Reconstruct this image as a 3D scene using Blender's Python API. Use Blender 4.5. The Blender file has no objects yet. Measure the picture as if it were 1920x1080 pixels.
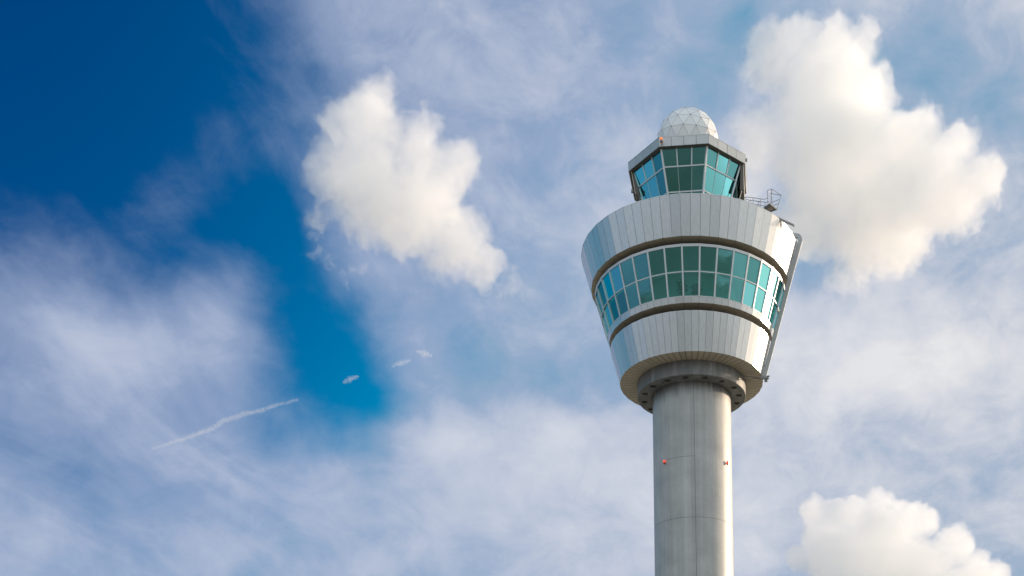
import bpy, bmesh, math, random
from math import sin, cos, pi, radians as R_
from mathutils import Vector, Matrix, noise as mnoise

C = bpy.context.scene
random.seed(7)
PI = math.pi

# ------------------------------------------------------------------ camera
FPX, PITCH, ROLL = 2060.0, 0.05, -0.014         # focal length in px of a 1920 px wide frame
XPP, YPP = 1280, 1635 - FPX * math.tan(PITCH)   # lens axis: a shifted lens keeps the verticals upright
EYE = 1.7
cam_d = bpy.data.cameras.new('camera')
cam = bpy.data.objects.new('camera', cam_d)
C.collection.objects.link(cam)
C.camera = cam
cam.location = (0, 0, EYE)
cam.rotation_euler = (Matrix.Rotation(PI / 2 + PITCH, 3, 'X') @ Matrix.Rotation(ROLL, 3, 'Z')).to_euler()
cam_d.sensor_fit = 'HORIZONTAL'
cam_d.sensor_width = 36
cam_d.lens = 36 * FPX / 1920
cam_d.shift_x = -(XPP - 960) / 1920
cam_d.shift_y = (YPP - 540) / 1920
cam_d.clip_start = 0.5
cam_d.clip_end = 60000
CAM_M = cam.rotation_euler.to_matrix()
CAM_O = Vector((0, 0, EYE))

def ray(px, py):                                # direction in the world of a pixel of the photograph
    v = Vector(((px - XPP) / FPX, -(py - YPP) / FPX, -1))
    return CAM_M @ v

def at(px, py, y):                              # the point at ground distance y
    d = ray(px, py)
    return CAM_O + d * (y / d.y)

# ------------------------------------------------------------------ sun and sky
SUN_AZ, SUN_EL = R_(62), R_(13)                  # azimuth from +Y towards +X
sun_d = bpy.data.lights.new('sun', 'SUN')
sun = bpy.data.objects.new('sun', sun_d)
C.collection.objects.link(sun)
sdir = Vector((sin(SUN_AZ) * cos(SUN_EL), cos(SUN_AZ) * cos(SUN_EL), sin(SUN_EL)))
sun.rotation_euler = (-sdir).to_track_quat('-Z', 'Y').to_euler()
sun_d.energy = 3.6
sun_d.angle = R_(0.5)
sun_d.color = (1.0, 0.79, 0.57)

C.view_settings.view_transform = 'Standard'
C.view_settings.look = 'None'
C.view_settings.exposure = 0.25
C.view_settings.gamma = 1.0

class Nodes:                                    # tiny node-tree writer
    def __init__(s, tree):
        s.t = tree; s.n = tree.nodes; s.l = tree.links
    def new(s, kind, **kw):
        n = s.n.new(kind)
        for k, v in kw.items(): setattr(n, k, v)
        return n
    def put(s, sock, v):
        if isinstance(v, bpy.types.NodeSocket): s.l.new(v, sock)
        elif v is not None: sock.default_value = v
    def math(s, op, a, b=None, c=None, clamp=False):
        n = s.new('ShaderNodeMath', operation=op, use_clamp=clamp)
        for i, v in enumerate((a, b, c)): s.put(n.inputs[i], v)
        return n.outputs[0]
    def vec(s, op, a, b=None, scale=None):
        n = s.new('ShaderNodeVectorMath', operation=op)
        s.put(n.inputs[0], a); s.put(n.inputs[1], b)
        if scale is not None: s.put(n.inputs['Scale'], scale)
        return n.outputs['Value' if op in ('LENGTH', 'DOT_PRODUCT', 'DISTANCE') else 'Vector']
    def noise(s, vec, scale, detail=4, rough=0.5, dist=0.0, lac=2.0, color=False):
        n = s.new('ShaderNodeTexNoise')
        s.put(n.inputs['Vector'], vec); s.put(n.inputs['Scale'], scale); s.put(n.inputs['Detail'], detail)
        s.put(n.inputs['Roughness'], rough); s.put(n.inputs['Distortion'], dist); s.put(n.inputs['Lacunarity'], lac)
        return n.outputs['Color' if color else 0]
    def maprange(s, v, a, b, c=0.0, d=1.0, smooth=False):
        n = s.new('ShaderNodeMapRange', interpolation_type='SMOOTHSTEP' if smooth else 'LINEAR')
        for i, x in enumerate((v, a, b, c, d)): s.put(n.inputs[i], x)
        return n.outputs[0]
    def mix(s, f, a, b, blend='MIX'):
        n = s.new('ShaderNodeMix', data_type='RGBA', blend_type=blend)
        s.put(n.inputs[0], f); s.put(n.inputs[6], a); s.put(n.inputs[7], b)
        return n.outputs[2]

W = bpy.data.worlds.new('World')
C.world = W
W.use_nodes = True
W.node_tree.nodes.clear()
w = Nodes(W.node_tree)
SKY_STRENGTH = 0.1

def lin(r, g, b, k=1.0):                         # sRGB 0-255 to linear
    f = lambda c: (c / 255 / 12.92) if c / 255 <= 0.04045 else ((c / 255 + 0.055) / 1.055) ** 2.4
    return (f(r) * k, f(g) * k, f(b) * k, 1)

sky = w.new('ShaderNodeTexSky', sky_type='NISHITA')
sky.sun_disc = False
sky.sun_elevation = SUN_EL
sky.sun_rotation = SUN_AZ
sky.air_density = 1.0; sky.dust_density = 0.3; sky.ozone_density = 3.0
hsv = w.new('ShaderNodeHueSaturation')
w.put(hsv.inputs['Color'], sky.outputs[0])
hsv.inputs['Hue'].default_value = 0.5; hsv.inputs['Saturation'].default_value = 1.5; hsv.inputs['Value'].default_value = 1.0
sc = w.new('ShaderNodeSeparateXYZ'); w.put(sc.inputs[0], w.vec('SCALE', hsv.outputs[0], scale=SKY_STRENGTH))
cc = w.new('ShaderNodeCombineXYZ')                               # deep polarised blue: stronger fall-off away from the sun and horizon
dirn = w.new('ShaderNodeTexCoord').outputs['Generated']
c1 = w.math('POWER', w.vec('DOT_PRODUCT', dirn, tuple(sdir)), 2.0)   # skylight is polarised across the sun: a filter darkens it there
polar = w.math('MULTIPLY_ADD', w.math('DIVIDE', w.math('SUBTRACT', 1.0, c1), w.math('ADD', 1.0, c1)), -0.862, 1.0)
for i_, (pw, kk, pp) in enumerate(((2.2, 100.0, 1.0), (1.9, 480.0, 1.0), (1.5, 51.5, 0.5))):
    x_ = w.math('MULTIPLY', w.math('POWER', w.math('MAXIMUM', sc.outputs[i_], 0.0), pw), kk)
    w.put(cc.inputs[i_], w.math('MULTIPLY', x_, w.math('POWER', polar, pp)))
blue = cc.outputs[0]
blue = w.vec('MINIMUM', blue, (0.9, 2.2, 3.9))

geo = w.new('ShaderNodeTexCoord')
dirv = geo.outputs['Generated']
sep = w.new('ShaderNodeSeparateXYZ'); w.put(sep.inputs[0], dirv)
dx, dy, dz = sep.outputs
# high thin cloud: coverage laid over the sky by direction (azimuth plane u, height v)
yy = w.math('MAXIMUM', dy, 0.08)
u = w.math('DIVIDE', dx, yy); v = w.math('DIVIDE', dz, yy)
comb = w.new('ShaderNodeCombineXYZ'); w.put(comb.inputs[0], u); w.put(comb.inputs[1], v)
uv = comb.outputs[0]
def UV(px, py):
    d = ray(px, py); return (d.x / d.y, d.z / d.y)
# soft warp so the big patches have ragged borders
wn = w.noise(dirv, 3.2, 5, 0.55, color=True)
wv = w.vec('SUBTRACT', wn, (0.5, 0.5, 0.5))
uvw = w.vec('ADD', uv, w.vec('SCALE', wv, scale=0.22))
PATCH = [  # centre px, half-axes px, turn in degrees, weight   (minus = clear sky)
    (130, 140, 640, 520, 0, -1.9),
    (480, 420, 280, 210, 20, -0.8),
    (590, 640, 225, 370, 24, -1.3),
    (330, 480, 330, 120, 10, -0.4),
    (1385, 60, 70, 110, -20, -0.25),
    (1790, 130, 190, 240, 0, -0.5),
    (1520, 540, 110, 110, 0, -0.35),
    (880, 640, 150, 130, 0, -0.3),
    (1680, 720, 460, 200, 0, 0.5),
    (800, 830, 220, 100, 10, 0.5),
    (1060, 790, 160, 90, -10, 0.35),
    (230, 800, 330, 160, -35, 0.2),
    (1150, 330, 150, 260, 0, 0.15),
    (1000, 950, 900, 330, 0, 0.5),
    (-2600, 1000, 2000, 1500, 0, -1.2),
    (4700, 1000, 2400, 1600, 0, 0.9),
    (1425, 320, 150, 200, 0, 0.45),
]
cov = None
for (px, py, ra, rb, turn, wt) in PATCH:
    uc, vc = UV(px, py)
    m = w.new('ShaderNodeMapping', vector_type='TEXTURE')
    w.put(m.inputs['Vector'], uvw)
    m.inputs['Location'].default_value = (uc, vc, 0)
    m.inputs['Rotation'].default_value = (0, 0, R_(turn))
    m.inputs['Scale'].default_value = (ra / FPX, rb / FPX, 1)
    ln = w.vec('LENGTH', m.outputs[0])
    g = w.maprange(ln, 1.0, 0.0, 0.0, wt, smooth=True)
    cov = g if cov is None else w.math('ADD', cov, g)
along = w.vec('DOT_PRODUCT', dirv, (0.77, 0.0, -0.64)); across = w.vec('DOT_PRODUCT', dirv, (0.64, 0.0, 0.77))
cs = w.new('ShaderNodeCombineXYZ')
w.put(cs.inputs[0], w.math('MULTIPLY', along, 5.0)); w.put(cs.inputs[1], w.math('MULTIPLY', dy, 5.0)); w.put(cs.inputs[2], w.math('MULTIPLY', across, 12.0))
fib = w.noise(cs.outputs[0], 1.0, 8, 0.55, 0.7)                   # slanting fibres, strongest in the west (left)
left = w.maprange(dx, -0.45, 0.0, 1.0, 0.25, smooth=True)
big = w.noise(w.vec('MULTIPLY', dirv, (5.0, 5.0, 6.0)), 1.0, 6, 0.55, 0.5)
mot = w.noise(w.vec('MULTIPLY', dirv, (17.0, 17.0, 24.0)), 1.0, 8, 0.62, 0.4)
cov = w.math('ADD', cov, 0.60)
cov = w.math('MULTIPLY_ADD', w.math('MULTIPLY', w.math('SUBTRACT', fib, 0.5), left), 1.4, cov)
cov = w.math('MULTIPLY_ADD', w.math('SUBTRACT', big, 0.5), 1.1, cov)
cov = w.math('MULTIPLY_ADD', w.math('SUBTRACT', mot, 0.5), w.maprange(left, 1.0, 0.25, 0.8, 1.15), cov)
cov = w.math('ADD', cov, w.maprange(dx, 0.4, 0.85, 0.0, 0.75))      # bright cloud bank towards the sun
cov = w.math('MULTIPLY_ADD', w.maprange(dx, -0.6, -0.85, 0.0, -0.85), w.maprange(dy, -0.3, 0.1, 0.0, 1.0), cov)   # open blue far in the west
alpha = w.maprange(cov, -0.55, 1.0, 0.0, 0.95, smooth=True)
thick = w.maprange(cov, 0.55, 1.3, 0.0, 1.0)
VK = 0.84 / SKY_STRENGTH
warm = w.maprange(dx, -0.3, 0.4, 0.0, 1.0)                        # whiter towards the sun
grey = w.mix(warm, lin(160, 175, 206, VK), lin(188, 194, 212, VK))
white = w.mix(warm, lin(197, 205, 223, VK), lin(248, 244, 239, VK))
veil = w.mix(thick, grey, white)
back = w.maprange(dy, 0.25, -0.6, 0.0, 1.0, smooth=True)          # unseen sky behind the camera, brightened to fill the tower's shaded panels
veil = w.mix(w.math('MULTIPLY', back, w.maprange(dz, -0.02, 0.25)), veil, lin(226, 237, 240, VK * 1.45))
glow = w.math('POWER', w.math('MAXIMUM', w.vec('DOT_PRODUCT', dirv, tuple(sdir)), 0.0), 40.0)   # thin cloud round the sun
veil = w.mix(1.0, veil, w.vec('SCALE', (9.0 * VK, 7.0 * VK, 5.0 * VK), scale=glow), 'ADD')
final = w.mix(alpha, blue, veil)
bg = w.new('ShaderNodeBackground')
w.put(bg.inputs['Color'], final); bg.inputs['Strength'].default_value = SKY_STRENGTH
out = w.new('ShaderNodeOutputWorld')
w.put(out.inputs['Surface'], bg.outputs[0])
# ------------------------------------------------------------------ helpers for built things
def link(name, me, mats, parent=None):
    o = bpy.data.objects.new(name, me); C.collection.objects.link(o)
    for m in (mats if isinstance(mats, (list, tuple)) else [mats]): me.materials.append(m)
    if parent: o.parent = parent
    return o
def done(bm, name, mats, parent=None, smooth=False):
    bmesh.ops.recalc_face_normals(bm, faces=bm.faces[:])
    me = bpy.data.meshes.new(name); bm.to_mesh(me); bm.free()
    if smooth:
        for p in me.polygons: p.use_smooth = True
    return link(name, me, mats, parent)
def tag(o, label, cat=None, group=None, kind=None):
    o['label'] = label
    if cat: o['category'] = cat
    if group: o['group'] = group
    if kind: o['kind'] = kind
    return o
def pol(R, deg, z):
    a = R_(deg); return Vector((R * sin(a), -R * cos(a), z))
def hexa(bm, q, d, mi=0):
    """quad q (4 points) given a thickness vector d: a closed slab"""
    a = [bm.verts.new(p) for p in q]; b = [bm.verts.new(p + d) for p in q]
    fs = [a, b[::-1]] + [(a[i], b[i], b[(i + 1) % 4], a[(i + 1) % 4]) for i in range(4)]
    for f in fs: bm.faces.new(f).material_index = mi
def bar(bm, p, q, wdt, dep, up=Vector((0, 0, 1)), mi=0):
    """box beam from p to q, wdt across, dep along 'up'"""
    d = (q - p).normalized(); s = d.cross(up).normalized(); n = s.cross(d).normalized()
    s *= wdt / 2; n *= dep / 2
    hexa(bm, [p - s - n, p + s - n, p + s + n, p - s + n], q - p, mi)
def tube(bm, pts, r, seg=8, mi=0):
    rings = []
    for i, p in enumerate(pts):
        d = (pts[min(i + 1, len(pts) - 1)] - pts[max(i - 1, 0)]).normalized()
        x = d.orthogonal().normalized(); y = d.cross(x)
        if rings:                                 # keep the ring from spinning
            x = (px_ - d * px_.dot(d)).normalized(); y = d.cross(x)
        px_ = x
        rings.append([bm.verts.new(p + x * r * cos(2 * PI * k / seg) + y * r * sin(2 * PI * k / seg)) for k in range(seg)])
    for a, b in zip(rings, rings[1:]):
        for k in range(seg): bm.faces.new((a[k], a[(k + 1) % seg], b[(k + 1) % seg], b[k])).material_index = mi
    bm.faces.new(rings[0][::-1]).material_index = mi; bm.faces.new(rings[-1]).material_index = mi
def lathe(bm, prof, seg, closed=False, off=0.0, mi=0):
    """prof: list of (R, z); spun about the axis"""
    rs = [[bm.verts.new(pol(R, off + 360 * k / seg, z)) for k in range(seg)] for R, z in prof]
    n = len(rs)
    for i in range(n if closed else n - 1):
        a, b = rs[i], rs[(i + 1) % n]
        for k in range(seg): bm.faces.new((a[k], a[(k + 1) % seg], b[(k + 1) % seg], b[k])).material_index = mi
    return rs
def disc(bm, R, z, seg, off=0.0, mi=0):
    bm.faces.new([bm.verts.new(pol(R, off + 360 * k / seg, z)) for k in range(seg)]).material_index = mi

# ------------------------------------------------------------------ materials
def mat(name, col, rough=0.5, metal=0.0, vary=0.0, island=0.0, nscale=(1, 1, 1), nsize=1.0, ndet=5, bump=0.0, spec=0.5, rvar=0.0):
    m = bpy.data.materials.new(name); m.use_nodes = True
    n = Nodes(m.node_tree); b = n.n['Principled BSDF']
    b.inputs['Roughness'].default_value = rough; b.inputs['Metallic'].default_value = metal
    b.inputs['Specular IOR Level'].default_value = spec
    tc = n.new('ShaderNodeTexCoord')
    f = 1.0
    nz = n.noise(n.vec('MULTIPLY', tc.outputs['Object'], nscale), nsize, ndet, 0.6)
    f = n.maprange(nz, 0.3, 0.7, 1 - vary, 1 + vary)
    if island:
        g = n.new('ShaderNodeNewGeometry')
        f = n.math('MULTIPLY', f, n.maprange(g.outputs['Random Per Island'], 0, 1, 1 - island, 1 + island))
        rr = n.maprange(g.outputs['Random Per Island'], 0, 1, rough * 0.85, rough * 1.15)
        n.put(b.inputs['Roughness'], rr)
    n.put(b.inputs['Base Color'], n.vec('SCALE', tuple(col[:3]), scale=f))
    if bump:
        bp = n.new('ShaderNodeBump'); bp.inputs['Strength'].default_value = bump; bp.inputs['Distance'].default_value = 0.05
        n.put(bp.inputs['Height'], nz); n.put(b.inputs['Normal'], bp.outputs[0])
    return m
M = {}
M['alu'] = mat('brushed_aluminium', (0.66, 0.67, 0.675), 0.24, 0.62, 0.07, 0.045, (3, 3, .12), 1.6)
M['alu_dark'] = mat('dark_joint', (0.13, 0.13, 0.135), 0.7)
M['soffit'] = mat('soffit_aluminium', (0.56, 0.48, 0.375), 0.5, 0.1, 0.05, 0.06)
M['frame'] = mat('frame_aluminium', (0.62, 0.64, 0.66), 0.4, 0.4)
M['para'] = mat('parapet_aluminium', (0.46, 0.47, 0.47), 0.42, 0.5, 0.04, 0.05)
M['steel'] = mat('painted_steel', (0.20, 0.20, 0.20), 0.5, 0.3)
M['brown'] = mat('brown_steel', (0.12, 0.10, 0.085), 0.6, 0.1)
M['cream'] = mat('cream_panel', (0.75, 0.72, 0.67), 0.5)
M['rail'] = mat('galvanised_rail', (0.42, 0.42, 0.42), 0.5, 0.1, 0.04)
M['radome'] = mat('radome_skin', (0.80, 0.80, 0.81), 0.32, 0.0, 0.02, 0.04)
M['seam'] = mat('radome_seam', (0.40, 0.40, 0.41), 0.6)
M['core'] = mat('interior_wall', (0.7, 0.7, 0.68), 0.8)
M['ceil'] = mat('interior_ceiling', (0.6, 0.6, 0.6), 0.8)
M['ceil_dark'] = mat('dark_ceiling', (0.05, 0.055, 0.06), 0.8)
M['floor'] = mat('interior_floor', (0.12, 0.12, 0.12), 0.8)
M['deck'] = mat('roof_deck_felt', (0.25, 0.25, 0.25), 0.9, 0, 0.1)
M['red'] = mat('red_housing', (0.45, 0.05, 0.03), 0.4)

H = lambda h: h + EYE
def concrete():
    m = mat('cast_concrete', (0.32, 0.315, 0.305), 0.48, 0.0, 0.0)
    n = Nodes(m.node_tree); b = n.n['Principled BSDF']
    tc = n.new('ShaderNodeTexCoord'); P = tc.outputs['Object']
    a = n.noise(n.vec('MULTIPLY', P, (1.6, 1.6, 0.03)), 1.0, 6, 0.6)       # vertical streaks
    c = n.noise(P, 0.35, 5, 0.6)                                           # blotches
    d = n.noise(P, 9.0, 4, 0.6)
    f = n.math('MULTIPLY', n.maprange(a, 0.3, 0.7, 0.84, 1.12), n.maprange(c, 0.3, 0.7, 0.86, 1.14))
    f = n.math('MULTIPLY', f, n.maprange(d, 0.3, 0.7, 0.96, 1.04))
    sp = n.new('ShaderNodeSeparateXYZ'); n.put(sp.inputs[0], P)
    lift = n.math('FRACT', n.math('DIVIDE', sp.outputs[2], 1.98))           # casting lifts
    ln = n.math('ABSOLUTE', n.math('SUBTRACT', lift, 0.5))
    f = n.math('MULTIPLY', f, n.maprange(ln, 0.47, 0.5, 1.0, 0.95))
    ru = n.noise(n.vec('MULTIPLY', P, (0.9, 0.9, 0.16)), 1.0, 5, 0.6)            # noisy darkening towards the column top and over the collar
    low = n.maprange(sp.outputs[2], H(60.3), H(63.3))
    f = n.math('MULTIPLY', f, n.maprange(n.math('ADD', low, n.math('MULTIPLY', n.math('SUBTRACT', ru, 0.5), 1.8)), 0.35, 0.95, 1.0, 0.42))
    n.put(b.inputs['Base Color'], n.vec('SCALE', (0.39, 0.385, 0.375), scale=f))
    n.put(b.inputs['Roughness'], n.maprange(c, 0.3, 0.7, 0.38, 0.55))
    bp = n.new('ShaderNodeBump'); bp.inputs['Strength'].default_value = 0.15; bp.inputs['Distance'].default_value = 0.03
    n.put(bp.inputs['Height'], d); n.put(b.inputs['Normal'], bp.outputs[0])
    return m
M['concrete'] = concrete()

def glass(name, tint, trans, refl):
    m = bpy.data.materials.new(name); m.use_nodes = True
    n = Nodes(m.node_tree); n.n.clear()
    fr = n.new('ShaderNodeFresnel'); fr.inputs['IOR'].default_value = 1.5
    g = n.new('ShaderNodeBsdfGlossy'); g.inputs['Roughness'].default_value = 0.04
    tc = n.new('ShaderNodeTexCoord'); ge = n.new('ShaderNodeNewGeometry')
    k = n.maprange(ge.outputs['Random Per Island'], 0, 1, 0.65, 1.2)
    n.put(g.inputs['Color'], n.vec('SCALE', tint, scale=k))
    wob = n.noise(tc.outputs['Object'], 0.5, 2, 0.5)
    bp = n.new('ShaderNodeBump'); bp.inputs['Strength'].default_value = 0.12; bp.inputs['Distance'].default_value = 0.06
    n.put(bp.inputs['Height'], wob); n.put(g.inputs['Normal'], bp.outputs[0])
    t = n.new('ShaderNodeBsdfTransparent'); t.inputs['Color'].default_value = (*trans, 1)
    mx = n.new('ShaderNodeMixShader')
    n.put(mx.inputs[0], n.maprange(fr.outputs[0], 0.04, 0.6, refl, 0.95))
    n.put(mx.inputs[1], t.outputs[0]); n.put(mx.inputs[2], g.outputs[0])
    o = n.new('ShaderNodeOutputMaterial'); n.put(o.inputs['Surface'], mx.outputs[0])
    return m
M['glass'] = glass('teal_glass', (0.26, 0.74, 0.76), (0.42, 0.90, 0.88), 0.40)

def lamp_mat(name, col, k):
    m = bpy.data.materials.new(name); m.use_nodes = True
    b = m.node_tree.nodes['Principled BSDF']
    b.inputs['Base Color'].default_value = (*col, 1); b.inputs['Roughness'].default_value = 0.2
    b.inputs['Emission Color'].default_value = (*col, 1); b.inputs['Emission Strength'].default_value = k
    return m
M['lens'] = lamp_mat('red_lamp_lens', (1.0, 0.05, 0.015), 1.2)
M['lens_amber'] = lamp_mat('amber_lamp_lens', (1.0, 0.24, 0.05), 0.6)

# ------------------------------------------------------------------ ground
bm = bmesh.new()
S = 25000
bmesh.ops.create_grid(bm, x_segments=40, y_segments=40, size=S)
gm = bpy.data.materials.new('ground_grass_and_asphalt'); gm.use_nodes = True
n = Nodes(gm.node_tree); b = n.n['Principled BSDF']; b.inputs['Roughness'].default_value = 0.95
tc = n.new('ShaderNodeTexCoord')
n1g = n.noise(tc.outputs['Object'], 0.006, 6, 0.6); n2g = n.noise(tc.outputs['Object'], 0.3, 6, 0.65)
gc = n.mix(n.maprange(n1g, 0.47, 0.53, 0, 1, True), (0.26, 0.25, 0.235, 1), (0.08, 0.10, 0.04, 1))
n.put(b.inputs['Base Color'], n.mix(n.maprange(n2g, 0.3, 0.7), gc, (0.2, 0.19, 0.16, 1)))
g_ = done(bm, 'ground', gm); g_['kind'] = 'structure'; g_['label'] = 'flat airfield ground of grass and asphalt below the frame'

# ------------------------------------------------------------------ the control tower
H = lambda h: h + EYE
TX, TY = 1.98, 144.0
tower = bpy.data.objects.new('control_tower', None); C.collection.objects.link(tower)
tower.location = (TX, TY, 0)
tag(tower, 'airport control tower of pale metal bands and teal glass on a round concrete column', 'control tower')
NF = 36
RC, ZRB, ZRT = 5.231, H(63.216), H(65.09)

bm = bmesh.new()
lathe(bm, [(RC, 0), (RC, ZRB + 0.4)], 128)
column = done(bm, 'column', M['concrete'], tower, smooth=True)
def joint(a0, a1, z, hgt=0.045):
    b = bmesh.new(); k = max(2, int(abs(a1 - a0) / 3)); d = 0.006
    for i in range(k):
        p, q = a0 + (a1 - a0) * i / k, a0 + (a1 - a0) * (i + 1) / k
        hexa(b, [pol(RC - .02, p, z), pol(RC - .02, q, z), pol(RC + d, q, z), pol(RC + d, p, z)], Vector((0, 0, hgt)))
    return done(b, 'joint', M['alu_dark'], column)
for z in (H(45.44), H(29.56), H(13.7)): joint(0, 360, z)
joint(-41, 2.4, H(53.4))
bm = bmesh.new()
bar(bm, pol(RC - .005, 2.4, 0), pol(RC - .005, 2.4, ZRB + .3), 0.05, 0.03, pol(1, 2.4, 0))
done(bm, 'joint', M['alu_dark'], column)
bm = bmesh.new()
bar(bm, pol(RC - .012, 29, 0), pol(RC - .012, 29, ZRB + .3), 0.05, 0.03, pol(1, 29, 0))
done(bm, 'lightning_strip', M['rail'], column)

# collar ring under the cabin, with round sockets in its underside
bm = bmesh.new()
lathe(bm, [(RC + .003, ZRB + .3), (RC + .003, ZRB + .05), (5.45, ZRB), (7.18, ZRB), (7.234, ZRB + .06), (7.25, ZRT + .1), (RC + .003, ZRT + .1)], 128, closed=True)
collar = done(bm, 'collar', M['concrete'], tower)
bm = bmesh.new()
for k in range(16):
    c = pol(6.36, 15.7 - 90 + 22.5 * k - 0.7, ZRB)
    bmesh.ops.create_cone(bm, cap_ends=True, segments=28, radius1=.40, radius2=.40, depth=.9, matrix=Matrix.Translation(c))
cut = done(bm, 'cut', M['alu_dark'], tower)
bo = collar.modifiers.new('b', 'BOOLEAN'); bo.operation = 'DIFFERENCE'; bo.object = cut; bo.solver = 'EXACT'
dg = bpy.context.evaluated_depsgraph_get(); me2 = bpy.data.meshes.new_from_object(collar.evaluated_get(dg), depsgraph=dg)
collar.modifiers.clear(); collar.data = me2; bpy.data.objects.remove(cut)
bm = bmesh.new()
bmesh.ops.create_cone(bm, cap_ends=True, segments=28, radius1=.39, radius2=.39, depth=.03)
r = .16
bmesh.ops.create_cone(bm, cap_ends=True, segments=6, radius1=r, radius2=r, depth=.16, matrix=Matrix.Translation((0, 0, -.09)))
sock = done(bm, 'socket', M['brown'], collar)
for k in range(16):
    s_ = sock if k == 0 else sock.copy()
    if k: C.collection.objects.link(s_); s_.parent = collar
    s_.location = pol(6.36, 15.7 - 90 + 22.5 * k - 0.7, ZRB + .30)

# faceted bands of sheet-metal panels
def facet_pts(R, z, k, n=NF, off=5.0):
    st = 360 / n
    return pol(R, off + st * (k - 1), z), pol(R, off + st * k, z)
def band(bm, R0, z0, R1, z1, per=2, gap=.038, t=.06, n=NF, off=5.0, back=True):
    """lower ring (R0,z0), upper ring (R1,z1); each facet split into 'per' panels"""
    for k in range(n):
        a, b = facet_pts(R0, z0, k, n, off); d, c = facet_pts(R1, z1, k, n, off)
        nrm = (b - a).cross(d - a).normalized()
        if nrm.dot(Vector((a.x + b.x, a.y + b.y, 0))) < 0: nrm = -nrm
        for i in range(per):
            lo = lambda u_: a.lerp(b, u_); hi = lambda u_: d.lerp(c, u_)
            g0 = gap / 2 / (b - a).length; g1 = gap / 2 / (c - d).length
            u0, u1 = i / per, (i + 1) / per
            tw = random.uniform(-1, 1) * .011
            q = [lo(u0 + g0), lo(u1 - g0), hi(u1 - g1), hi(u0 + g1)]
            q = [q[0] + nrm * tw, q[1] - nrm * tw, q[2] - nrm * tw, q[3] + nrm * tw]
            hexa(bm, q, -nrm * t)
        if back:
            q = [p - nrm * (t * .6) for p in (a, b, c, d)]
            bm.faces.new([bm.verts.new(p) for p in q]).material_index = 1
ZLB, ZLT = H(65.114), H(69.735)
ZSB, ZS, ZTR, ZHB, ZHT = H(70.628), H(71.304), H(74.05), H(76.789), H(77.088)
ZUB, ZUT = H(77.8), H(82.278)
bm = bmesh.new(); band(bm, 9.575, ZLB, 10.813, ZLT); lower = done(bm, 'lower_cladding', [M['alu'], M['alu_dark']], tower)
bm = bmesh.new(); band(bm, 13.248, ZUB, 14.544, ZUT); upper = done(bm, 'upper_cladding', [M['alu'], M['alu_dark']], tower)

def soffit(name, Ro, Ri, z, per, gap=.04, t=.05):
    bm = bmesh.new()
    for k in range(NF):
        a, b = facet_pts(Ro, z, k); d, c = facet_pts(Ri, z, k)
        for i in range(per):
            g0 = gap / 2 / (b - a).length; g1 = gap / 2 / (c - d).length
            u0, u1 = i / per, (i + 1) / per
            hexa(bm, [a.lerp(b, u0 + g0), a.lerp(b, u1 - g0), d.lerp(c, u1 - g1), d.lerp(c, u0 + g1)], Vector((0, 0, t)))
        q = [p + Vector((0, 0, t * .6)) for p in (a, b, c, d)]
        bm.faces.new([bm.verts.new(p) for p in q]).material_index = 1
    return done(bm, name, [M['soffit'], M['alu_dark']], tower)
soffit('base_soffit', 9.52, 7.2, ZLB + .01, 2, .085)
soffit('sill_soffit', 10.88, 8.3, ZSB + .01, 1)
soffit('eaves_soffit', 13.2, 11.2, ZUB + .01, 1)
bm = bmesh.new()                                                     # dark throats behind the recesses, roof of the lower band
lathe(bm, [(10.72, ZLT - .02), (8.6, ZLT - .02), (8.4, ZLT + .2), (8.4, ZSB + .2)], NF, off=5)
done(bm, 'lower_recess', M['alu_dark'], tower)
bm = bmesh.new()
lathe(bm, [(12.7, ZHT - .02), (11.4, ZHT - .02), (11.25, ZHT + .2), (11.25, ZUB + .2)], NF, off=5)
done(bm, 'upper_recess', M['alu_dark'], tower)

# window band
Rw = lambda z: 11.117 + (z - ZS) * (12.705 - 11.117) / (ZHB - ZS)
bm = bmesh.new(); band(bm, 10.921, ZSB, 11.117, ZS, per=2, gap=.03); done(bm, 'sill_cladding', [M['alu'], M['alu_dark']], tower)
bm = bmesh.new(); band(bm, 12.705, ZHB, 12.792, ZHT, per=1, gap=.02); done(bm, 'window_head', [M['frame'], M['alu_dark']], tower)
def face_bar(bm, p, q, nrm, wdt, dep): bar(bm, p, q, wdt, dep, nrm)
def make_window(k):
    a, b = facet_pts(Rw(ZS), ZS, k); d, c = facet_pts(Rw(ZHB), ZHB, k)
    e, f = facet_pts(Rw(ZTR), ZTR, k)
    nrm = (b - a).cross(d - a).normalized()
    if nrm.dot(Vector((a.x + b.x, a.y + b.y, 0))) < 0: nrm = -nrm
    ins = -nrm * .10
    bm = bmesh.new()
    for q in ((a, b, f, e), (e, f, c, d)):
        j = [Vector(random.uniform(-1, 1) * .022 * nrm) for _ in range(3)]; j.append(j[0] + j[2] - j[1])
        bm.faces.new([bm.verts.new(p + ins + jj) for p, jj in zip(q, j)])
    wo = done(bm, 'window', M['glass'], tower)
    bm = bmesh.new()
    bar(bm, a - nrm * .04, d - nrm * .04, .20, .16, nrm)            # mullion on the left edge
    t = (b - a).normalized()
    bar(bm, e + t * .101 - nrm * .045, f - t * .101 - nrm * .045, .13, .14, nrm)  # transom
    bar(bm, a + t * .101 - nrm * .05 + (d - a).normalized() * .05, b - t * .101 - nrm * .05 + (d - a).normalized() * .05, .10, .12, nrm)
    done(bm, 'frame', M['frame'], wo)
for k in range(NF): make_window(k)

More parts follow.
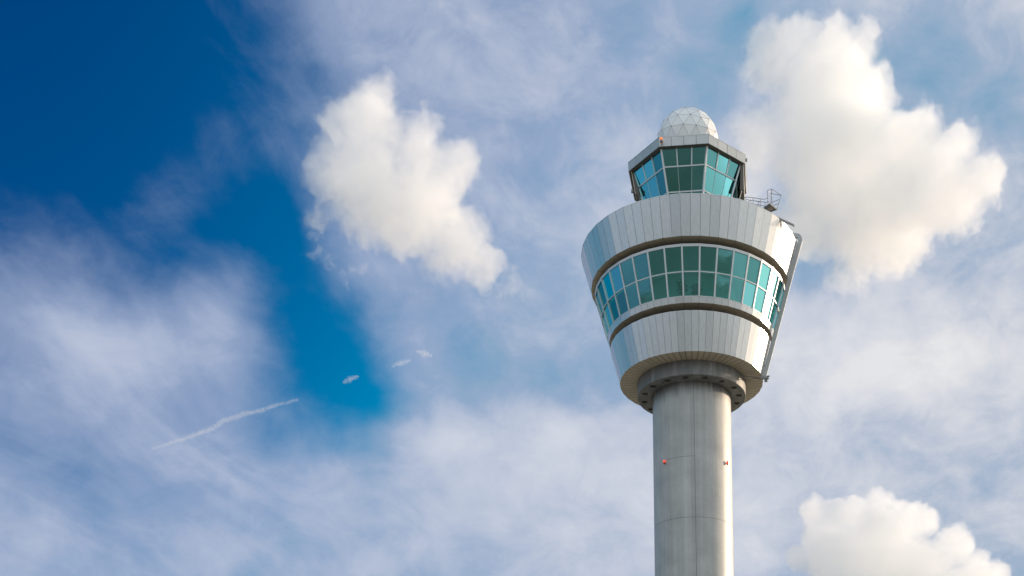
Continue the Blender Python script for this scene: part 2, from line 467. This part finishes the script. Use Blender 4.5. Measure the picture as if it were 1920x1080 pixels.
# rooms behind the glass
bm = bmesh.new()
lathe(bm, [(10.7, ZS - .05), (.1, ZS - .05)], 72); done(bm, 'room_floor', M['floor'], tower)
bm = bmesh.new()
lathe(bm, [(12.35, ZHB + .1), (.1, ZHB + .1)], 72); done(bm, 'room_ceiling', M['ceil'], tower)
bm = bmesh.new(); lathe(bm, [(6.2, ZS - .05), (6.2, ZHB + .1)], 72); done(bm, 'room_wall', M['core'], tower, smooth=True)
bm = bmesh.new(); lathe(bm, [(11.3, ZTR + .12), (11.3, ZTR + .55), (11.15, ZTR + .55), (11.15, ZTR + .12)], NF, closed=True, off=5)
done(bm, 'blind_rail', M['cream'], tower)

# roof of the cabin
bm = bmesh.new()
lathe(bm, [(14.40, ZUT - .10), (5.0, ZUT - .10)], NF, off=5); done(bm, 'roof_deck', M['deck'], tower)
bm = bmesh.new()
lathe(bm, [(14.56, ZUT + .003), (14.56, ZUT + .05), (14.25, ZUT + .05), (14.25, ZUT + .003)], NF, closed=True, off=5)
done(bm, 'coping', M['frame'], tower)

# ---- the visual control room: an eight-sided glass cab
OFF8 = 17.8 + 45
ZC0, ZCS, ZCT, ZCW, ZP0, ZP1 = H(87.0), H(88.206), H(91.05), H(93.033), H(93.032), H(94.197)
Rcab = lambda z: 6.13 + (z - ZCS) * (7.77 - 6.13) / (ZCW - ZCS)
def cab_facet(k):
    P = lambda z: facet_pts(Rcab(z), z, k, 8, OFF8)
    a, b = P(ZC0); d, c = P(ZCW)
    nrm = (b - a).cross(d - a).normalized()
    if nrm.dot(Vector((a.x + b.x, a.y + b.y, 0))) < 0: nrm = -nrm
    bm = bmesh.new(); fb = bmesh.new()
    L = lambda z, u_: P(z)[0].lerp(P(z)[1], u_)
    jt = random.uniform(-1, 1) * .01
    for z0, z1 in ((ZC0, ZCS), (ZCS, ZCT), (ZCT, ZCW)):
        for i in range(3):
            q = [L(z0, i / 3), L(z0, (i + 1) / 3), L(z1, (i + 1) / 3), L(z1, i / 3)]
            s = random.uniform(-1, 1) * .01
            bm.faces.new([bm.verts.new(p - nrm * (.09 + sg * s)) for p, sg in zip(q, (1, -1, -1, 1))])
    wo = done(bm, 'cab_window', M['glass'], tower)
    t = (b - a).normalized()
    bar(fb, a - nrm * .05, d - nrm * .05, .24, .2, nrm)
    bar(fb, L(ZCT, 0) + t * .121 - nrm * .05, L(ZCT, 1) - t * .121 - nrm * .05, .15, .14, nrm)
    bar(fb, L(ZCS, 0) + t * .121 - nrm * .05, L(ZCS, 1) - t * .121 - nrm * .05, .16, .15, nrm)
    up = (d - a).normalized()
    for i in (1, 2):
        bar(fb, L(ZCT, i / 3) + up * .08 - nrm * .05, L(ZCW, i / 3) - nrm * .05, .15, .13, nrm)
        bar(fb, L(ZCS, i / 3) + up * .081 - nrm * .07, L(ZCT, i / 3) - up * .08 - nrm * .07, .035, .06, nrm)
        bar(fb, L(ZC0, i / 3) - nrm * .05, L(ZCS, i / 3) - up * .085 - nrm * .05, .12, .12, nrm)
    done(fb, 'frame', M['frame'], wo)
for k in range(8): cab_facet(k)
bm = bmesh.new(); lathe(bm, [(5.5, ZUT - .1), (5.6, ZC0 + .02)], 8, off=OFF8); done(bm, 'cab_base', M['alu'], tower)
bm = bmesh.new(); disc(bm, 5.6, ZC0 + .03, 8, OFF8); done(bm, 'cab_floor', M['floor'], tower)
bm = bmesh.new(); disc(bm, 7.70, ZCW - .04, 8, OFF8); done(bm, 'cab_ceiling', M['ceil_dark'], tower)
bm = bmesh.new()
lathe(bm, [(4.9, ZC0 + .04), (5.3, ZCS + .5), (4.3, ZCS + .75), (4.2, ZC0 + .04)], 8, closed=True, off=OFF8); done(bm, 'console', M['floor'], tower)
bm = bmesh.new()
lathe(bm, [(8.36, ZP0 + .004), (7.6, ZP0 + .004), (7.6, ZP0 + .2)], 8, off=OFF8); done(bm, 'cab_soffit', M['brown'], tower)
bm = bmesh.new(); band(bm, 8.38, ZP0, 8.41, ZP1, per=4, gap=.05, n=8, off=OFF8)
lathe(bm, [(8.43, ZP1 + .002), (8.43, ZP1 + .05), (8.1, ZP1 + .05), (8.1, ZP1 + .002)], 8, closed=True, off=OFF8)
done(bm, 'parapet', [M['para'], M['alu_dark']], tower)
bm = bmesh.new(); disc(bm, 8.2, ZP1 - .08, 8, OFF8); done(bm, 'cab_roof', M['deck'], tower)

# ---- radome: a ball of flat triangles
def geo_ball(Rd, nu=3):
    b = bmesh.new(); bmesh.ops.create_icosphere(b, subdivisions=1, radius=1)
    rot = Matrix.Rotation(R_(9), 3, 'Z') @ Matrix.Rotation(R_(14), 3, 'X')
    tris = []
    for f in b.faces:
        A, B_, Cc = (rot @ v.co for v in f.verts)
        P = lambda i, j: (A * (nu - i - j) + B_ * i + Cc * j).normalized() * Rd
        for i in range(nu):
            for j in range(nu - i):
                tris.append((P(i, j), P(i + 1, j), P(i, j + 1)))
                if i + j < nu - 1: tris.append((P(i + 1, j), P(i + 1, j + 1), P(i, j + 1)))
    b.free(); return tris
RD, ZD = 4.2, H(98.52)
tris = geo_ball(RD)
ctr = Vector((0, 0, ZD))
bm = bmesh.new(); sb = bmesh.new(); seen = set(); nodes_ = {}
for t3 in tris:
    m3 = sum(t3, Vector()) / 3
    q = [p.lerp(m3, .03) + ctr for p in t3]
    bm.faces.new([bm.verts.new(p) for p in q])
    for i in range(3):
        p, q2 = t3[i], t3[(i + 1) % 3]
        key = tuple(sorted((tuple(round(x, 2) for x in p), tuple(round(x, 2) for x in q2))))
        nodes_[tuple(round(x, 2) for x in p)] = p
        if key not in seen:
            seen.add(key); bar(sb, p * .994 + ctr, q2 * .994 + ctr, .038, .06, (p + q2).normalized())
radome = done(bm, 'radome', M['radome'], tower)
bm = sb
for p in nodes_.values():
    bmesh.ops.create_cone(bm, cap_ends=True, segments=10, radius1=.10, radius2=.08, depth=.05,
                          matrix=Matrix.Translation(p * 1.002 + ctr) @ p.to_track_quat('Z', 'Y').to_matrix().to_4x4())
done(bm, 'seam', M['seam'], radome)
bm = bmesh.new(); lathe(bm, [(2.2, ZP1 - .05), (2.2, ZD - RD + .75)], 48); done(bm, 'radome_base', M['frame'], tower)
CL1 = [(690,300,72,0),(698,176,46,0),(664,212,42,10),(622,226,34,0),(640,300,62,0),(705,245,64,-20),(806,228,30,0),(780,285,60,0),
       (852,310,52,0),(700,370,92,0),(790,375,85,0),(618,345,50,0),(600,400,34,0,.7),(590,440,22,0,.6),(587,480,18,0,.56),(860,450,62,0),(905,500,42,0),(825,475,46,10),(760,430,55,0),
       (660,450,36,0,.56),(672,500,30,0,.54),(620,500,26,0,.54),(652,530,22,0,.55),(950,535,36,0,.6),(985,552,24,0,.55)]
CL2 = [(1560,200,110,0),(1490,68,42,0),(1560,65,42,10),(1618,80,38,0),(1452,122,66,-10),(1550,140,95,0),(1625,165,52,0),(1430,250,75,10,.75),
       (1560,290,130,-20),(1675,255,52,0),(1700,310,85,-30),(1790,282,48,-25),(1848,330,48,0),(1780,360,85,10),(1640,400,115,0),(1530,400,85,0),(1690,460,60,0),(1400,335,60,10,.62),(1450,420,60,0,.66),(1600,505,60,0,.7)]
CL3 = [(1640,1040,80,0),(1545,1005,48,0),(1525,958,33,0),(1562,972,34,-15),(1604,960,34,5),(1646,956,36,-15),(1690,972,36,0),(1716,988,42,-30),(1785,1030,42,-15),(1832,1056,30,0),
       (1872,1074,28,0),(1560,1040,60,0),(1500,1045,30,0),(1700,1090,90,0),(1820,1130,80,0),(1600,1130,80,0),(1640,1010,50,-45)]
def cloud(name, blobs, dist, grow, seed, dens, soft=0.5, rag=0.8, size=60, aniso=0.3, rate=0.19, col=0.9995, edge=0.35, det=5, vox=8, warp=45, wsize=70, fine=14, fa=.3):
    """A cumulus: a closed hull round the puffs; the droplets inside thin out towards each puff's rim, raggedly."""
    k = dist / FPX
    c0 = at(blobs[0][0], blobs[0][1], dist)
    bm = bmesh.new()
    loc = []
    for b in blobs:
        px, py, r, dp = b[:4]
        p = at(px, py, dist) - c0
        p.y += dp * k
        loc.append((p, r * k, b[4] if len(b) > 4 else 1.0))
        bmesh.ops.create_icosphere(bm, subdivisions=3, radius=r * k * grow, matrix=Matrix.Translation(p))
    me = bpy.data.meshes.new(name); bm.to_mesh(me); bm.free()
    ob = bpy.data.objects.new(name, me); C.collection.objects.link(ob)
    ob.location = c0
    m = ob.modifiers.new('r', 'REMESH'); m.mode = 'VOXEL'; m.voxel_size = vox * k
    dg = bpy.context.evaluated_depsgraph_get()
    me2 = bpy.data.meshes.new_from_object(ob.evaluated_get(dg), depsgraph=dg)
    ob.modifiers.clear(); ob.data = me2; me2.name = name
    bpy.data.meshes.remove(me)
    mt = bpy.data.materials.new('cloud_droplets'); mt.use_nodes = True
    n = Nodes(mt.node_tree); n.n.clear()
    tc = n.new('ShaderNodeTexCoord'); P = tc.outputs['Object']
    off = n.vec('ADD', P, (seed * 371.0, seed * 137.0, 0))
    f = None
    wc = n.noise(off, 1.0 / (wsize * k), 2, 0.6, color=True)
    Q = n.vec('ADD', P, n.vec('SCALE', n.vec('SUBTRACT', wc, (0.5, 0.5, 0.5)), scale=2 * warp * k))
    for p, r, wt in loc:
        d = n.vec('DISTANCE', Q, tuple(p))
        g = n.maprange(d, r * (1 + soft), r * (1 - soft), 0, wt)
        f = g if f is None else n.math('SMOOTH_MAX', f, g, 0.15)
    nz = n.noise(n.vec('ADD', Q, (seed * 371.0, 99.0, 0)), 1.0 / (fine * k), 2, 0.65)
    f = n.math('MULTIPLY_ADD', n.math('SUBTRACT', nz, 0.5), fa * 2, f)
    de = n.maprange(f, 0.45, 0.45 + edge, 0, dens, smooth=True)
    vol = n.new('ShaderNodeVolumePrincipled')
    vol.inputs['Color'].default_value = (col, col, col, 1)
    vol.inputs['Anisotropy'].default_value = aniso
    n.put(vol.inputs['Density'], de)
    o = n.new('ShaderNodeOutputMaterial'); n.put(o.inputs['Volume'], vol.outputs[0])
    mt.cycles.volume_step_rate = rate
    me2.materials.append(mt)
    return ob
# ------------------------------------------------------------------ fittings of the tower
T0 = Vector((TX, TY, 0))
def tp(px, py, yl): return at(px, py, TY + yl) - T0                # tower space, at local depth yl
def tz(px, py, z):                                                # tower space, at height z
    d = ray(px, py); return CAM_O + d * ((z - EYE) / d.z) - T0
def curve_bar(bm, prof, az, wdt, dep):
    """beam with a rectangular section following (R, z) points in the vertical plane at azimuth az"""
    tv = Vector((cos(R_(az)), sin(R_(az)), 0)) * (wdt / 2)
    P = [pol(R, az, z) for R, z in prof]
    rings = []
    for i, p in enumerate(P):
        d = (P[min(i + 1, len(P) - 1)] - P[max(i - 1, 0)]).normalized()
        nn = d.cross(tv).normalized() * (dep / 2)
        rings.append([bm.verts.new(p + s * tv + e * nn) for s, e in ((-1, -1), (1, -1), (1, 1), (-1, 1))])
    for a, b in zip(rings, rings[1:]):
        for k in range(4): bm.faces.new((a[k], a[(k + 1) % 4], b[(k + 1) % 4], b[k]))
    bm.faces.new(rings[0][::-1]); bm.faces.new(rings[-1])
line = lambda h, o=0: (9.575 + .2895 * (h - 65.114) + o, H(h))
RAZ = 76
prof = [line(64.9, .31), line(70, .31), line(76, .31), line(81.8, .33), (14.98, H(82.5)), (14.93, H(82.95)), (14.70, H(83.25)), (14.2, H(83.4)), (13.3, H(83.4))]
bm = bmesh.new(); curve_bar(bm, prof, RAZ, .42, .52); rail = done(bm, 'gondola_rail', M['rail'], tower)
bm = bmesh.new(); tube(bm, [pol(R + .31, RAZ - .6, z) for R, z in prof[:6]], .055); done(bm, 'cable', M['cream'], rail)
for h in (66.5, 71, 76, 80.5):
    bm = bmesh.new()
    bar(bm, pol(line(h)[0] - .05, RAZ, H(h)), pol(line(h, .2)[0], RAZ, H(h)), .3, .12)
    done(bm, 'bracket', M['steel'], rail)
bm = bmesh.new()                                                    # hinge gear at its foot
zb = tp(1432, 711, -2.3).z
tube(bm, [pol(7.2, 62, zb + .05), pol(8.4, 70, zb + .03), pol(10.25, RAZ, zb)], .055)
tube(bm, [pol(7.2, 70, zb - .25), pol(9.2, 73, zb + .0)], .04)
bar(bm, pol(9.2, RAZ - 2, zb), pol(10.45, RAZ, zb + .02), .30, .22)
bar(bm, pol(9.9, RAZ, zb - .3), pol(10.3, RAZ, zb - .28), .2, .25)
tube(bm, [pol(9.75, RAZ, zb + .28), pol(10.6, RAZ, zb + .30)], .09)
done(bm, 'rail_foot', M['steel'], tower)

# davit arm on the roof edge
bm = bmesh.new()
tube(bm, [tp(1455, 406.5, -9.2), tp(1464, 411, -8.9), tp(1484, 420.5, -8.3), tp(1487, 421.5, -8.2), tp(1488.5, 424.5, -8.2)], .14, 10)
tube(bm, [tp(1464, 411, -8.9), tp(1464, 411, -8.9) - Vector((0, 0, .9))], .08)
done(bm, 'davit_arm', M['rail'], tower)

# floodlights and small lamps fixed outside
def floodlight(p, out, name='floodlight', s=1.0):
    o = Vector(out).normalized()
    bm = bmesh.new()
    bar(bm, p - o * .45 * s, p, .07 * s, .07 * s)
    bar(bm, p, p + o * .22 * s, .34 * s, .30 * s)
    bmesh.ops.create_cone(bm, cap_ends=True, segments=12, radius1=.08 * s, radius2=.05 * s, depth=.22 * s, matrix=Matrix.Translation(p + Vector((0, 0, .2 * s)) + o * .1 * s))
    return done(bm, name, M['steel'], tower)
floodlight(tp(1502, 450, -3.4), (1, 0, 0), s=.9)
floodlight(tp(1187, 358.5, -2.4), (-1, -.1, 0), s=1.1)
floodlight(tp(1398, 300.5, -3.3), (1, 0, 0), s=.9)

# shade boxes at the two flanks of the cab
def flank(quad, back, cream_side):
    bm = bmesh.new(); hexa(bm, quad, back); f = done(bm, 'side_shade', M['brown'], tower)
    a, b, c, d = quad                                              # bottom inner, bottom outer, top outer, top inner
    s = Vector((cream_side, -.05 * 0, 0))
    bm = bmesh.new()
    for i in range(6):
        v0 = back * (i / 6 + .006); v1 = back * ((i + 1) / 6 - .006)
        hexa(bm, [b + v0 + s * .004, c + v0 + s * .004, c + v1 + s * .004, b + v1 + s * .004], s * .06)
    done(bm, 'shade_panel', M['cream'], f)
    return f
yl = -2.5
flank([tp(1198.6, 365.3, yl), tp(1191.8, 363, yl), tp(1182.8, 312, yl), tp(1186.6, 317, yl)], Vector((.55, 6.2, 0)), -1)
yr = -3.8
flank([tp(1387.6, 355.5, yr), tp(1394.7, 355.5, yr), tp(1393.0, 293, yr), tp(1388.6, 306, yr)], Vector((.50, 6.4, 0)), 1)
bm = bmesh.new(); tube(bm, [tp(1196.5, 362, yl + .1), tp(1200.4, 377, yl)], .05); done(bm, 'stay_rod', M['steel'], tower)
bm = bmesh.new(); tube(bm, [tp(1391.5, 354, yr + .1), tp(1385.4, 376, yr)], .05); done(bm, 'stay_rod', M['steel'], tower)

# red obstruction lamps
def lamp(p, out, lens='lens', s=1.0):
    o = Vector(out).normalized()
    bm = bmesh.new()
    bar(bm, p - o * .3, p + o * .22 * s, .10 * s, .08 * s)
    bmesh.ops.create_cone(bm, cap_ends=True, segments=16, radius1=.13 * s, radius2=.15 * s, depth=.22 * s, matrix=Matrix.Translation(p + o * .22 * s + Vector((0, 0, -.16 * s))))
    bmesh.ops.create_cone(bm, cap_ends=True, segments=16, radius1=.11 * s, radius2=.07 * s, depth=.08 * s, matrix=Matrix.Translation(p + o * .22 * s + Vector((0, 0, .28 * s))))
    base = done(bm, 'obstruction_lamp', M['red'] if s < 1.05 else M['steel'], tower)
    bm = bmesh.new()
    bmesh.ops.create_uvsphere(bm, u_segments=16, v_segments=10, radius=.17 * s, matrix=Matrix.Translation(p + o * .22 * s + Vector((0, 0, .09 * s))) @ Matrix.Diagonal((1, 1, 1.25, 1)))
    done(bm, 'lens', M[lens], base, smooth=True)
    return base
for px, py, az in ((1248, 866, -43.4), (1359.5, 868, 56.5)):
    q = tp(px, py, -RC * cos(R_(az)) - .2)
    lamp(pol(RC, az, q.z), pol(1, az, 0), s=.85)
q = tp(1241, 264.5, -7.7); lamp(q, (-.3, -1, 0), 'lens_amber', s=1.15)

# maintenance gangway on the roof with its look-out cage
ZG = H(82.75)
c4 = [tz(*p, ZG) for p in ((1431.7, 390.5), (1443.6, 383.0), (1457, 393.6), (1444.6, 398.2))]
bm = bmesh.new(); hexa(bm, c4, Vector((0, 0, .16)))
gang = done(bm, 'gangway', M['steel'], tower)
mid = sum(c4, Vector()) / 4
bm = bmesh.new()
for s0, s1 in ((.25, .45), (.55, .75)):
    q = [c4[0].lerp(c4[1], s0).lerp(c4[3].lerp(c4[2], s0), u_) for u_ in (.3, .7)] + [c4[0].lerp(c4[1], s1).lerp(c4[3].lerp(c4[2], s1), u_) for u_ in (.7, .3)]
    hexa(bm, [p + Vector((0, 0, -.03)) for p in q], Vector((0, 0, .028)))
done(bm, 'grating', M['soffit'], gang)
bm = bmesh.new(); r_ = .034
yA, yB, yC, yD = (p.y for p in c4)
def T(pts, r=r_): tube(bm, [tp(*p) for p in pts], r, 6)
ym = (yA + yD) / 2
T([(1440, 386, yA), (1439, 357.5, yA)]); T([(1444.5, 384, yB), (1447.5, 354.5, yB)]); T([(1456.5, 394, yC), (1464.5, 366, yC)]); T([(1449, 392, yD), (1446, 363, yD)])
T([(1439, 357.5, yA), (1447.5, 354.5, yB), (1464.5, 366, yC), (1446, 363, yD), (1439, 357.5, yA)])
T([(1447.5, 354.5, yB), (1446, 363, yD)])
T([(1441, 378, yA), (1446, 380, yD), (1461, 374, yC)]); T([(1440.5, 383, yA), (1448, 386.5, yD), (1459, 382, yC)], .03)
yw = ym - .3
T([(1390, 376, yw + 2), (1398, 369.3, yw + 1.2), (1411, 370.5, yw + .9), (1425, 372.8, yw + .5), (1433, 373.8, yw + .2), (1440, 370.5, yA), (1446, 364.5, yD)])
T([(1400, 379.5, yw + .8), (1407.5, 375.3, yw + .5), (1425, 378, yw), (1437, 379.5, yw), (1441, 378, yA)])
T([(1405, 381, yw + .5), (1425, 384.5, yw), (1438, 387, yw)], .03); T([(1398, 374, yw + 1.2), (1412, 376, yw + .9), (1425, 378.8, yw + .5)], .03)
for x_, y0, y1, q in ((1398.5, 369.5, 379, 1.2), (1412, 370.7, 383, .9), (1425.5, 373, 388, .5), (1408, 375.3, 383, .5), (1422, 377.6, 388, 0), (1434.5, 379.3, 391, 0)): T([(x_, y0, yw + q), (x_, y1, yw + q)], .035)
done(bm, 'railing', M['steel'], gang)

# plants inside the lower room
def plant(az, hgt, seed, label):
    rnd = random.Random(seed)
    bm = bmesh.new(); fl = ZS - .05
    lathe(bm, [(.01, 0), (.28, 0), (.36, .5), (.32, .5), (.01, .45)], 20)
    p0 = pol(10.0, az, fl + .004) + T0
    pot = done(bm, 'flower_pot', M['brown'])
    root = bpy.data.objects.new('potted_plant', None); C.collection.objects.link(root); root.location = p0
    tag(root, label, 'plant', 'plants behind the window band'); pot.parent = root
    bm = bmesh.new()
    for i in range(260):
        d = Vector((rnd.gauss(0, 1), rnd.gauss(0, 1), rnd.gauss(0, 1))).normalized() * rnd.random() ** .4
        c = Vector((d.x * .75, d.y * .75, hgt * .62 + d.z * hgt * .36))
        t = Vector((rnd.gauss(0, 1), rnd.gauss(0, 1), rnd.gauss(0, .6))).normalized(); s = t.orthogonal().normalized() * .07; l = t * .2
        bm.faces.new([bm.verts.new(c + x) for x in (-l, s - l * .2, l, -s - l * .2)])
    for i in range(7):
        a = rnd.random() * 6.28; e = Vector((cos(a) * .5, sin(a) * .5, hgt * .8))
        tube(bm, [Vector((0, 0, .4)), e * .5 + Vector((0, 0, .25)), e], .03, 5)
    done(bm, 'foliage', M['leaf'], root)
M['leaf'] = mat('dark_leaf', (0.06, 0.11, 0.04), 0.5, 0, 0.3, 0.3)
plant(-6.5, 2.9, 3, 'leafy green plant behind the lower glass pane left of the centre of the window band')
plant(3.5, 2.3, 4, 'lower leafy green plant behind the middle pane of the window band')

# ------------------------------------------------------------------ clouds
def mk(lbl, *a, **k):
    o = cloud('cloud', *a, **k); tag(o, lbl, 'cloud', k.get('group')); return o
C.cycles.volume_bounces = 8
C.cycles.max_bounces = 12
C.cycles.use_denoising = True
c_ = cloud('cloud', CL1, 3000, 1.28, 1, 0.010, soft=.5, edge=.45, warp=45, wsize=62, fine=18, fa=.38)
tag(c_, 'mid-sized white cumulus cloud against the blue, left of the tower', 'cloud')
c_ = cloud('cloud', CL2, 3000, 1.28, 2, 0.010, soft=.45, edge=.38, warp=48, wsize=66, fine=18, fa=.38)
tag(c_, 'largest bright cumulus cloud towering beside and behind the cab on the right', 'cloud')
c_ = cloud('cloud', CL3, 3000, 1.28, 3, 0.013, soft=.4, edge=.28, warp=20, wsize=45, fine=14, fa=.25)
tag(c_, 'white cauliflower cumulus cloud low in the bottom right corner', 'cloud')

def chain(pts, step=.9):
    out = []
    for (x0, y0, r0), (x1, y1, r1) in zip(pts, pts[1:]):
        d = math.hypot(x1 - x0, y1 - y0); k = max(1, int(d / (step * min(r0, r1))))
        out += [(x0 + (x1 - x0) * i / k, y0 + (y1 - y0) * i / k, r0 + (r1 - r0) * i / k, 0) for i in range(k)]
    return out + [(*pts[-1], 0)]
def wisp(nm, pts, label, cat, dist=4000, dens=.03, seed=9, warp=3.5):
    o = cloud(nm, chain(pts, .9), dist, 1.3, seed, dens, soft=.7, edge=.9, warp=warp, wsize=34, fine=7, fa=.3, vox=1.6, rate=.4)
    return tag(o, label, cat)
wisp('contrail', [(286, 842, 4), (345, 822, 5.5), (398, 804, 7), (420, 789, 7), (455, 778, 6.5), (505, 765, 5.5), (556, 750, 4)], 'thin white vapour trail slanting across the lower left sky', 'contrail')
wisp('cloud', [(645, 717, 4), (656, 712, 7), (669, 706, 4.5)], 'tiny lone scrap of cloud in the blue gap, lowest of the three scraps', 'cloud', seed=11, dens=.03)
wisp('cloud', [(736, 687, 4), (750, 681, 7), (767, 676, 4.5)], 'tiny flat scrap of cloud, middle one of the three scraps below the left cumulus', 'cloud', seed=12, dens=.03)
wisp('cloud', [(782, 658, 4), (795, 663, 8), (808, 666, 5)], 'tiny scrap of cloud, uppermost and rightmost of the three scraps', 'cloud', seed=13, dens=.03)
